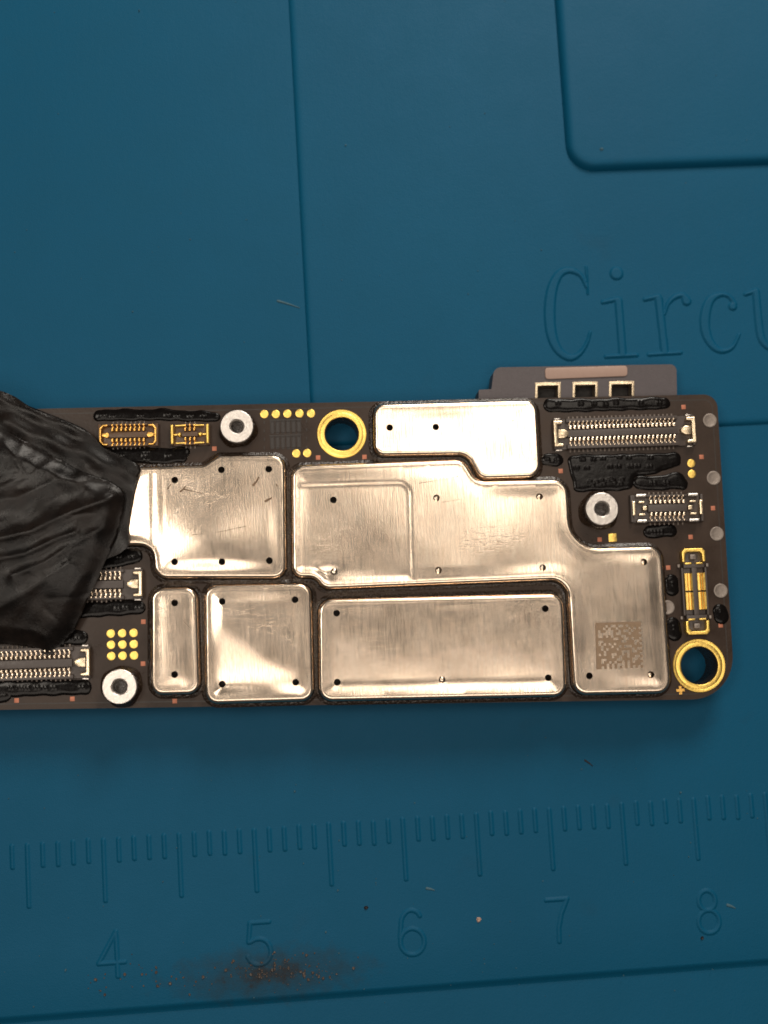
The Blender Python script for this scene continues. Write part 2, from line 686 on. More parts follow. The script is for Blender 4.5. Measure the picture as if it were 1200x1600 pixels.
# main sheet: left part and ruler strip, its lower edge slopes down to the rim
X0, X1, Y1 = -140.0, 260.0, 170.0
prof = [(0.0, 0.0), (-0.12, -0.03), (-0.30, -0.16), (-0.50, -0.33), (-0.66, -0.38)]
xs = np.linspace(X0, X1, 60)
ys = np.concatenate([np.linspace(YR, Y1, 50)])
for i in range(len(xs) - 1):
    for j in range(len(ys) - 1):
        mat_main.face([(xs[i], ys[j], 0), (xs[i + 1], ys[j], 0), (xs[i + 1], ys[j + 1], 0), (xs[i], ys[j + 1], 0)])
    for (a, za), (b, zb) in zip(prof[:-1], prof[1:]):
        mat_main.face([(xs[i], YR + b, zb), (xs[i + 1], YR + b, zb), (xs[i + 1], YR + a, za), (xs[i], YR + a, za)])
# sides and underside so that the mat is a slab
b = [(X0, YR - 0.6, -2), (X1, YR - 0.6, -2), (X1, Y1, -2), (X0, Y1, -2)]
mat_main.face(b[::-1])
for i in (1, 2, 3):
    p, q = b[i], b[(i + 1) % 4]
    mat_main.face([p, q, (q[0], q[1] if q[1] > 0 else YR, 0), (p[0], p[1] if p[1] > 0 else YR, 0)])
mat_obj = mk('repair_mat', mat_main, 'mat', None, origin=(0, 0, 0), smooth=60)
tag(mat_obj, 'blue silicone repair mat with raised ruler, lettering and panels, under the circuit board', 'mat')

rim = MB()
for i in range(len(xs) - 1):
    rim.face([(xs[i], -120, -0.37), (xs[i + 1], -120, -0.37), (xs[i + 1], YR - 0.55, -0.37), (xs[i], YR - 0.55, -0.37)])
mk('rim', rim, 'mat', mat_obj)


def panel(name, pts, z0, h, wdt):
    L = fillet(pts, 10, 2.5)
    mb = MB()
    prev = [(x, y, z0 - 0.02) for x, y in L]
    for s in range(1, 13):
        t = s / 12
        o = inset(L, wdt * t)
        zz = z0 - 0.02 + (h + 0.02) * (1 - (1 - t) ** 4.0)
        cur = [(x, y, zz) for x, y in o]
        mb.strip(prev, cur)
        prev = cur
    mb.face(prev)
    return mk(name, mb, 'mat', mat_obj, smooth=70)


gx = (U(449, 0, ZP)[0] + U(484, 600, ZP)[0]) / 2
ly = U(1165, 664, ZP)[1]
panel('raised_panel', [(gx, ly, 1.2), (240, ly, 1), (240, 150, 1), (gx, 150, 1)], 0.0, ZP, 0.75)
ZT = ZP + 0.55
panel('raised_panel', [(U(886, 230, ZT)[0], U(1060, 259, ZT)[1], 2.0), (230, U(1060, 259, ZT)[1], 2), (230, 140, 2), (U(886, 230, ZT)[0], 140, 2)], ZP, 0.55, 0.95)

# ruler ticks
shortm = longm = None
for k in range(30, 90):
    ln = 4.28 if k % 5 == 0 else 1.72
    first = longm if k % 5 == 0 else shortm
    org = (k, 0, 0)
    if first is None:
        o = raised('ruler_tick', [[(k, -0.17, 0.20), (k, -ln + 0.17, 0.20)]], 0.08, 0.18, 0.04, 'mat', mat_obj, 0.0, soft=True)
        off = ORG[o.name] - np.array(org)
        if k % 5 == 0:
            longm, longoff = o, off
        else:
            shortm, shortoff = o, off
    else:
        again(first, mat_obj, np.array(org) + (longoff if k % 5 == 0 else shortoff) + np.array([0, rng.normal(0, 0.03), 0]))


def arc(cx, cy, rx, ry, a0, a1, n=14):
    return [(cx + rx * math.cos(math.radians(a0 + (a1 - a0) * i / n)), cy + ry * math.sin(math.radians(a0 + (a1 - a0) * i / n))) for i in range(n + 1)]


def numeral(strokes, px, py):
    c = U(px, py, 0)
    st = [[(c[0] + x, c[1] + y, 0.20) for x, y in s] for s in strokes]
    return raised('numeral', st, 0.08, 0.18, 0.04, 'mat', mat_obj, 0.0, soft=True)


numeral([[(0.35, 1.45), (-0.85, -0.55), (0.85, -0.55)], [(0.35, 1.45), (0.38, -1.45)]], 174, 1491)
numeral([[(0.75, 1.4), (-0.5, 1.4), (-0.65, 0.15)], [(-0.65, 0.15)] + arc(0.0, -0.5, 0.8, 0.85, 125, -160)], 404, 1475)
numeral([[(0.62, 1.05)] + arc(0.05, 0.55, 0.72, 0.9, 50, 170) + [(-0.78, -0.3)], arc(0.02, -0.6, 0.8, 0.85, 0, 360, 24)], 643, 1457)
numeral([[(-0.72, 1.38), (0.72, 1.38), (0.25, 0.4), (0.02, -0.5), (-0.02, -1.4)]], 872, 1438)
numeral([arc(0, 0.72, 0.58, 0.66, 0, 360, 22), arc(0.02, -0.68, 0.72, 0.76, 0, 360, 24)], 1106, 1424)

# raised lettering: Circu...
ZL = ZP


def curve(s, n=6):
    if len(s) < 3:
        return s
    P = [np.array(p, float) for p in s]
    P = [2 * P[0] - P[1]] + P + [2 * P[-1] - P[-2]]
    out = []
    for i in range(1, len(P) - 2):
        a, b, c, d = P[i - 1:i + 3]
        for k in range(n):
            t = k / n
            out.append(tuple(0.5 * ((2 * b) + (c - a) * t + (2 * a - 5 * b + 4 * c - d) * t * t + (3 * b - a - 3 * c + d) * t ** 3)))
    out.append(tuple(P[-2]))
    return out


def letter(strokes):
    st = []
    for s in map(curve, strokes):
        st.append([(*U(820 + x / 3.158, 380 + y / 3.158, ZL), r / 3.158 / 22.6 + 0.03) for x, y, r in s])
    return raised('letter', st, 0.13, 0.20, 0.05, 'mat', mat_obj, ZL, soft=True)


letter([[(302, 118, 8), (310, 250, 8)], [(304, 215, 11), (280, 165, 13), (245, 140, 16), (205, 135, 19), (165, 160, 23), (134, 230, 28), (122, 340, 30), (132, 450, 28), (165, 528, 23), (220, 565, 19), (268, 548, 14), (305, 495, 11), (322, 440, 9)]])
letter([[(452, 150, 36)], [(462, 285, 22), (482, 545, 22)], [(385, 292, 12), (460, 275, 14)], [(400, 560, 12), (552, 552, 12)]])
letter([[(660, 275, 22), (690, 535, 22)], [(592, 278, 12), (660, 262, 14)], [(612, 550, 12), (768, 540, 12)], [(688, 350, 10), (706, 300, 12), (740, 266, 15), (780, 258, 16), (798, 286, 26)]])
letter([[(1025, 312, 24)], [(1035, 300, 14), (1005, 262, 13), (960, 255, 14), (910, 288, 24), (888, 370, 28), (896, 450, 26), (932, 512, 20), (978, 532, 15), (1025, 512, 12), (1058, 450, 9)]])
letter([[(1088, 252, 12), (1140, 236, 14)], [(1140, 240, 21), (1158, 430, 22), (1178, 490, 20), (1220, 520, 16), (1270, 500, 14), (1310, 440, 12)], [(1270, 240, 12), (1310, 232, 14)], [(1310, 235, 21), (1330, 510, 21)], [(1330, 520, 12), (1390, 512, 12)]])

# ================================================================== the circuit board
ZB = 2.6                       # upper face of the board
HS = 0.95                      # height of the shield cans
ZS = ZB + HS
root_xy = U(580, 860, ZB)
board = empty('circuit_board', (root_xy[0], root_xy[1], 0))
tag(board, 'dark brown phone circuit board with six silver shield cans lying on the blue mat', 'circuit board')
ANG = math.radians(-1.45)

OUT = fillet(UL([(-190, 644, 0), (1120, 616, 0.95), (1149, 1092, 2.9), (-190, 1112, 0)], ZB), 12, 1.0)
HOLES = [(534, 678, 26), (1092.5, 1040, 29)]
hl = []
for x, y, r in HOLES:
    c = U(x, y, ZB)
    hl.append((c[0], c[1], r / 23.3))


def layer(name, z0, z1, ins, mat, holer):
    L = inset(OUT, ins)
    hs = [circ(x, y, r + holer, 64)[::-1] for x, y, r in hl]
    v, f = fill(L, hs, 1.2)
    mb = MB()
    for t in f:
        mb.face([(*v[i], z1) for i in t])
    lo = inset(L, -0.0)
    mb.strip([(x, y, z0) for x, y in lo], [(x, y, z1 - 0.04) for x, y in lo])
    up = inset(L, 0.0)
    mb.strip([(x, y, z1 - 0.04) for x, y in lo], [(x, y, z1) for x, y in up])
    for h_ in hs:
        mb.strip([(x, y, z0) for x, y in h_], [(x, y, z1) for x, y in h_])
    return mk(name, mb, mat, board, smooth=0)


layer('substrate', ZB - 0.85, ZB, 0.0, 'pcb', 0.0)
layer('interposer', 0.80, ZB - 0.85, 0.07, 'pcb_edge', 0.03)
layer('substrate', 0.0, 0.80, 0.0, 'pcb', 0.0)

# copper strip traces along the rim of the board: a fine line just inside the border
tr = MB()
a, b_ = inset(OUT, 0.34), inset(OUT, 0.40)
tr.strip([(x, y, ZB + 0.006) for x, y in a], [(x, y, ZB + 0.006) for x, y in b_])
mk('edge_trace', tr, 'rib', board)

# ---- gold rings round the mounting holes
for k, ((x, y, r), (px, py, pr)) in enumerate(zip(hl, HOLES)):
    mb = MB()
    ro = (39 if k == 0 else 42) / 23.3
    mb.lathe(x, y, [(r + 0.0, ZB - 0.5), (r + 0.015, ZB + 0.0), (r + 0.05, ZB + 0.045), (r + 0.08, ZB + 0.05), (ro - 0.24, ZB + 0.052), (ro - 0.225, ZB + 0.043), (ro - 0.21, ZB + 0.052), (ro - 0.04, ZB + 0.05), (ro, ZB + 0.0)], 64)
    o = mk('mounting_ring', mb, 'gold', board, smooth=50)
    mb = MB()
    mb.lathe(x, y, [(r - 0.01, 0.3), (r - 0.02, ZB - 0.15), (r + 0.02, ZB - 0.02)], 48)
    mk('sleeve', mb, 'flux', o)

# ---- shield cans
CANS = {
    'A': [(120, 733, 0.3), (318, 727, 0.5), (341, 712, 0.5), (446, 711, 0.85), (448, 904, 0.85), (242, 904, 0.9), (238, 853, 0.9), (120, 851, 0.3)],
    'B': [(455, 728, 0.8), (724, 718, 1.0), (744, 752, 1.0), (886, 749, 1.0), (892, 857, 1.9), (1033, 853, 0.9), (1048, 1083, 0.95), (895, 1086, 0.9), (885, 906, 1.1), (506, 921, 0.9), (491, 903, 0.7), (456, 903, 0.9)],
    'C': [(583, 632, 0.7), (838, 625, 0.8), (845, 746, 0.9), (749, 749, 0.9), (729, 711, 0.9), (584, 713, 0.7)],
    'D': [(236, 919, 0.8), (309, 917, 0.8), (314, 1084, 0.8), (236, 1086, 0.8)],
    'E': [(319, 914, 0.85), (487, 911, 0.85), (491, 1095, 0.85), (321, 1100, 0.85)],
    'F': [(497, 936, 0.9), (879, 927, 0.9), (885, 1088, 0.9), (498, 1096, 0.9)],
}
VENT = {
    'A': [(273, 750), (346, 734), (420, 733), (273, 878), (347, 878), (421, 876)],
    'B': [(521, 781), (682, 778), (843, 776), (522, 893), (685, 891), (848, 887), (1006, 878), (921, 1056), (1017, 1054)],
    'C': [(609, 668), (681, 667)],
    'D': [(273, 942), (273, 1054)],
    'E': [(347, 940), (461, 937), (347, 1069), (462, 1066)],
    'F': [(526, 958), (852, 951), (527, 1066), (691, 1062), (857, 1059)],
}
PLUG = {(682, 778): 0.9, (843, 776): 0.6, (522, 893): 0.9, (685, 891): 0.9, (848, 887): 0.55, (691, 1062): 0.85, (1006, 878): 0.3, (1017, 1054): 0.3}


def sstep(t):
    t = np.clip(t, 0, 1)
    return t * t * (3 - 2 * t)


def lineside(X, Y, a, b):
    """signed distance from the line a->b, positive on its left"""
    a, b = U(*a, ZS), U(*b, ZS)
    d = (b - a) / np.linalg.norm(b - a)
    return -(X - a[0]) * d[1] + (Y - a[1]) * d[0]


def dents(key, X, Y, D):
    """how the thin sheet is bent; D is the distance from the rim of the flat top"""
    g = sstep(D / 0.9)
    Z = 0.012 * np.sin(X * 0.9 + 0.4) * np.cos(Y * 0.8 + len(key)) * g
    if key == 'A':
        s = lineside(X, Y, (239, 870), (238, 730))          # left of the crease
        Z = Z - 0.05 * np.clip(s, 0, 9) * sstep(s / 0.3)
        Z = Z - 0.03 * np.exp(-(s / 0.10) ** 2)
        c = U(330, 850, ZS)
        Z = Z + g * 0.20 * np.exp(-(((X - c[0]) / 3.2) ** 2 + ((Y - c[1]) / 2.2) ** 2))
        s2 = lineside(X, Y, (258, 900), (254, 790))
        Z = Z - 0.012 * np.exp(-(s2 / 0.06) ** 2) * g
    if key == 'B':
        d1 = lineside(X, Y, (460, 757), (630, 752))          # negative below the line
        d2 = lineside(X, Y, (645, 910), (642, 765))          # positive left of the line
        r = 0.9
        q = np.minimum(-d1, d2)
        qq = np.where((-d1 < r) & (d2 < r), r - np.hypot(np.clip(r + d1, 0, 9), np.clip(r - d2, 0, 9)), q)
        Z = Z - 0.042 * sstep((qq + 0.08) / 0.30)
        c = U(500, 897, ZS)
        Z = Z - 0.10 * sstep(D / 0.4) * np.exp(-(((X - c[0]) / 1.1) ** 2 + ((Y - c[1] - 0.1 * (X - c[0])) / 0.35) ** 2))
        Z = Z + 0.03 * g * np.sin((X - 60) * 0.45)
    if key == 'C':
        Z = Z - 0.02 * g
    if key == 'E':
        d = lineside(X, Y, (332, 962), (460, 1052))         # diagonal fold
        Z = Z + g * (0.10 - np.where(d > 0, 0.020, 0.080) * (np.sqrt(d * d + 0.30) - 0.548))
        Z = Z - g * 0.02 * np.exp(-((lineside(X, Y, (360, 1066), (470, 1060)) / 0.6) ** 2))
    if key == 'F':
        u = np.clip(-lineside(X, Y, (500, 945), (880, 938)), 0, 7)
        Z = Z + g * (0.004 - 0.0034 * u * u)
    if key == 'D':
        Z = Z + g * 0.03
    return Z


cans = {}
for key, pts in CANS.items():
    step = 0.30
    base = fillet(UL(pts, ZB + 0.6), 7, step)
    mb = MB()
    RR = 0.25
    loops = [(-0.10, ZB - 0.0), (-0.04, ZB + 0.06), (0.0, ZB + 0.10), (0.0, ZS - RR)]
    for s in range(1, 6):
        a = s / 5 * math.pi / 2
        loops.append((RR * (1 - math.cos(a)), ZS - RR + RR * math.sin(a)))
    loops.append((RR + 0.10, ZS - 0.012))
    prev = None
    for d, z in loops:
        cur = [(x, y, z) for x, y in inset(base, d)]
        if prev:
            mb.strip(prev, cur)
        prev = cur
    top = [(x, y) for x, y, _ in prev]
    hs = [circ(*U(x, y, ZS), 0.225, 14)[::-1] for x, y in VENT[key]]
    v, f = fill(top, hs, 0.17 if key in 'AE' else 0.15 if key == 'B' else 0.26)
    D = segdist(v[:, 0], v[:, 1], top)
    Z = ZS - 0.012 + dents(key, v[:, 0], v[:, 1], D) * sstep(D / 0.35)
    look = {(round(a, 4), round(c, 4)): z for (a, c), z in zip(v, Z)}
    for t in f:
        mb.face([(*v[i], Z[i]) for i in t])
    for h_ in hs:
        ring = [(x, y, look.get((round(x, 4), round(y, 4)), ZS)) for x, y in h_]
        r2 = [(x, y, z - 0.025) for (x, y), (_, _, z) in zip(inset(h_, -0.0), ring)]
        mb.strip([(x, y, z - 0.15) for x, y, z in ring], ring)
    o = mk('shield_can', mb, 'shield', board, smooth=50)
    cans[key] = o
    for x, y in VENT[key]:
        if (x, y) in PLUG:
            c = U(x, y, ZS)
            f_ = PLUG[(x, y)]
            pb = MB()
            pb.lathe(c[0], c[1], [(0.21, ZS - 0.32), (0.21 * (0.75 + 0.2 * f_), ZS - 0.22 + 0.1 * f_), (0.12, ZS - 0.19 + 0.12 * f_), (0.04, ZS - 0.18 + 0.12 * f_)], 14, cap=True)
            mk('solder_plug', pb, 'shield', o)
    # dark flux line round the foot of the can
    fb = MB()
    w1, w2 = inset(base, -0.24), inset(base, -0.02)
    wj = rng.normal(0, 0.03, len(w1))
    fb.strip([(x, y, ZB + 0.002) for x, y in inset(base, -0.30)], [(x, y, ZB + 0.05) for x, y in inset(base, -0.22)])
    fb.strip([(x, y, ZB + 0.05) for x, y in inset(base, -0.22)], [(x, y, ZB + 0.10) for x, y in inset(base, -0.06)])
    mk('flux_line', fb, 'flux', o)

CANLABEL = {'A': 'upper left shield can with a creased left edge beside the tape', 'B': 'large stepped shield can with etched square mark',
            'C': 'bright shield can at the upper edge', 'D': 'narrow upright shield can', 'E': 'square dented shield can', 'F': 'long shield can at the lower edge'}
for k, o in cans.items():
    o['label'] = CANLABEL[k]

# scratches through the plating
for key, pts, wd in [('A', [(262, 764), (267, 756)], 0.05), ('A', [(286, 764), (300, 767), (316, 771)], 0.045), ('A', [(282, 768), (290, 760)], 0.06),
                     ('A', [(396, 758), (401, 752), (404, 746)], 0.09), ('A', [(415, 783), (424, 778)], 0.09), ('A', [(432, 757), (433, 760)], 0.05),
                     ('A', [(300, 836), (340, 832), (385, 822)], 0.02), ('B', [(655, 700 + 55), (700, 748), (716, 744)], 0.02), ('B', [(905, 1000), (912, 1010), (916, 1022)], 0.022),
                     ('B', [(690, 785), (720, 780)], 0.02), ('D', [(285, 968), (300, 985)], 0.012)]:
    zt = ZS + {'A': 0.02, 'B': 0.0, 'D': 0.02, 'E': 0.09, 'F': -0.012}[key]
    st = [(*U(x, y, zt), wd * (0.6 if i else 1.0)) for i, (x, y) in enumerate(pts)]
    A_ = np.array(st)
    D_ = np.array([2.0] * len(st))
    zz = float(np.max(dents(key, A_[:, 0], A_[:, 1], D_))) + ZS - 0.012
    raised('scratch', [st], 0.012, 0.03, 0.02, 'scratch', cans[key], zz - 0.002)

# etched square mark: small brown cells, filled at random so that it carries no data
em = MB()
r5 = np.random.default_rng(5)
NC = 18
q0, q1, q2, q3 = [np.array(p) for p in UL([(930, 973), (1001, 971), (1005, 1043), (932, 1046)], ZS)]
for a in range(NC):
    for b in range(NC):
        on = r5.random() < 0.6
        if a == 0 or b == 0:
            on = True
        elif a == NC - 1 or b == NC - 1:
            on = (a + b) % 2 == 0
        if not on:
            continue
        cr_ = []
        for u_, v_ in ((b, a + 1), (b + 1, a + 1), (b + 1, a), (b, a)):
            u_, v_ = u_ / NC, v_ / NC
            cr_.append((*((q0 * (1 - u_) + q1 * u_) * (1 - v_) + (q3 * (1 - u_) + q2 * u_) * v_), ZS + 0.018))
        em.face(cr_)
mk('etched_mark', em, 'etch', cans['B'], smooth=0)


# ---- standoffs
def standoff(px, py, r, rh, kr):
    h = 1.15
    c = U(px, py, ZB + h)
    mb = MB()
    n = 48
    mb.lathe(c[0], c[1], [(rh, ZB + 0.2), (rh, ZB + h - 0.10), (rh + 0.07, ZB + h - 0.02), (rh + 0.11, ZB + h), (r - 0.05, ZB + h), (r - 0.012, ZB + h - 0.02), (r, ZB + h - 0.07), (r, ZB + h - 0.42)], n)
    o = mk('standoff', mb, 'tin', board, smooth=15)
    kb = MB()
    kb.lathe(c[0], c[1], [(r - 0.06, ZB + h - 0.42), (r + 0.02, ZB + h - 0.46), (r + 0.02, ZB + 0.30)], 44, jitter=lambda i, k: 0.05 if i % 2 else -0.04)
    mk('knurl', kb, 'flux', o, smooth=0)
    ph = rng.uniform(0, 6, 3)
    sb = MB()
    sb.lathe(c[0], c[1], [(r - 0.02, ZB + 0.42), (r + (kr - r) * 0.45, ZB + 0.20), (kr, ZB - 0.01)], 44, jitter=lambda i, k: 0.035 * k * math.sin(2 * math.pi * i / 44 * 3 + ph[0]) + 0.03 * math.sin(2 * math.pi * i / 44 * 7 + ph[1]))
    mk('solder_foot', sb, 'flux', o, smooth=40)
    fb = MB()
    fb.face([(x, y, ZB + 0.22) for x, y in circ(c[0], c[1], rh + 0.01, 24)])
    mk('bore_floor', fb, 'flux', o)


standoff(370, 666, 26.0 / 23.6, 9.5 / 23.6, 30 / 23.3)
standoff(941, 795, 26.0 / 23.6, 10.5 / 23.6, 32 / 23.3)
standoff(186.5, 1073, 26.5 / 23.6, 10.5 / 23.6, 32 / 23.3)

# ---- pads
padm = None
for x, y in [(413, 647), (431, 647), (449, 646.5), (468, 646), (486, 646), (463, 708.5), (480, 708), (1080, 724), (1081, 740.5)] + \
        [(173 + 17.8 * i + 0.4 * j, 990 + 17.6 * j - 0.5 * i) for i in range(3) for j in range(3)]:
    c = U(x, y, ZB)
    if padm is None:
        mb = MB()
        mb.lathe(c[0], c[1], [(0.29, ZB - 0.01), (0.283, ZB + 0.022), (0.265, ZB + 0.03), (0.15, ZB + 0.032), (0.03, ZB + 0.032)], 24, cap=True)
        padm = mk('test_pad', mb, 'gold', board, smooth=60)
    else:
        again(padm, board, (c[0], c[1], ZB - 0.01))
mb = MB()
c = U(957, 840, ZB)
mb.box(c[0], c[1], 0.56, 0.56, ZB - 0.01, ZB + 0.05, 0.03)
mk('square_pad', mb, 'gold', board)
mb = MB()
c = U(1063, 1078.5, ZB)
a_, t_ = 0.28, 0.09
mb.slab([(c[0] + x, c[1] + y) for x, y in [(-a_, -t_), (-t_, -t_), (-t_, -a_), (t_, -a_), (t_, -t_), (a_, -t_), (a_, t_), (t_, t_), (t_, a_), (-t_, a_), (-t_, t_), (-a_, t_)]], ZB - 0.01, ZB + 0.04)
mk('plus_mark', mb, 'gold_dark', board)

rp = None
for x, y in [(1109, 657), (1115, 747), (1120, 834), (1126, 923), (1043, 949)]:
    c = U(x, y, ZB)
    if rp is None:
        mb = MB()
        mb.lathe(c[0], c[1], [(0.49, ZB - 0.01), (0.475, ZB + 0.05), (0.43, ZB + 0.07), (0.36, ZB + 0.05), (0.30, ZB + 0.03), (0.1, ZB + 0.03)], 28, cap=True)
        rp = mk('round_pad', mb, 'greypad', board, smooth=50)
    else:
        again(rp, board, (c[0], c[1], ZB - 0.01))

cs = None
for x, y in [(1068, 636), (1096, 714), (876, 736), (1114, 794), (1079, 839), (937, 843), (1044, 887), (224, 971.5), (223.5, 1037), (26, 1094.5), (113, 1092), (273, 1095.5), (335, 701), (497, 715), (569.5, 714), (1126, 977)]:
    c = U(x, y, ZB)
    if cs is None:
        mb = MB()
        mb.box(c[0], c[1], 0.30, 0.30, ZB - 0.01, ZB + 0.02, 0.01)
        cs = mk('copper_square', mb, 'copper', board, rz=0)
    else:
        again(cs, board, (c[0], c[1], ZB - 0.01), ANG)

# bare component footprints beside the upper hole: two combs of narrow cells
fpm = None
for row, (y0, y1) in enumerate([(658, 676), (682, 700)]):
    for i in range(6):
        x = 425.5 + 8.3 * i
        c = U(x, (y0 + y1) / 2 - 0.2 * i, ZB)
        if fpm is None:
            mb = MB()
            ww, hh = 0.30, 0.80
            # a raised frame of solder mask round a sunken cell
            L0 = fillet([(-ww / 2, -hh / 2, 0.06), (ww / 2, -hh / 2, 0.06), (ww / 2, hh / 2, 0.06), (-ww / 2, hh / 2, 0.06)], 3)
            L1 = inset(L0, 0.05)
            mb.strip([(x_, y_, -0.01) for x_, y_ in L0], [(x_, y_, 0.035) for x_, y_ in inset(L0, 0.01)])
            mb.strip([(x_, y_, 0.035) for x_, y_ in inset(L0, 0.01)], [(x_, y_, 0.035) for x_, y_ in L1])
            mb.strip([(x_, y_, 0.035) for x_, y_ in L1], [(x_, y_, 0.004) for x_, y_ in inset(L1, 0.01)])
            mb.face([(x_, y_, 0.004) for x_, y_ in inset(L1, 0.01)])
            fpm = mk('bare_footprint', mb, 'rib', board, origin=(c[0], c[1], ZB), rz=ANG)
        else:
            again(fpm, board, (c[0], c[1], ZB), ANG)
    mb = MB()
    a, b_ = U(421, y0 - 1.5, ZB), U(471, y0 - 3, ZB)
    mb.slab([(a[0], a[1] - 0.06), (b_[0], b_[1] - 0.06), (b_[0], b_[1] + 0.03), (a[0], a[1] + 0.03)], ZB - 0.01, ZB + 0.03)
    mk('mask_line', mb, 'rib', board)
    for i in range(6):
        c = U(425.5 + 8.3 * i, y1 + 1, ZB)
        if row == 0 and i == 0:
            mb = MB()
            mb.box(c[0], c[1], 0.22, 0.07, ZB - 0.01, ZB + 0.03, 0.01)
            tick0 = mk('mask_line', mb, 'rib', board)
        else:
            again(tick0, board, (c[0], c[1], ZB - 0.01), ANG)
for x, ya, yb in [(413, 660, 700), (479, 658, 699)]:
    for k in range(4):
        c = U(x, ya + (yb - ya) * k / 3, ZB)
        again(tick0, board, (c[0], c[1], ZB - 0.01), math.pi / 2)


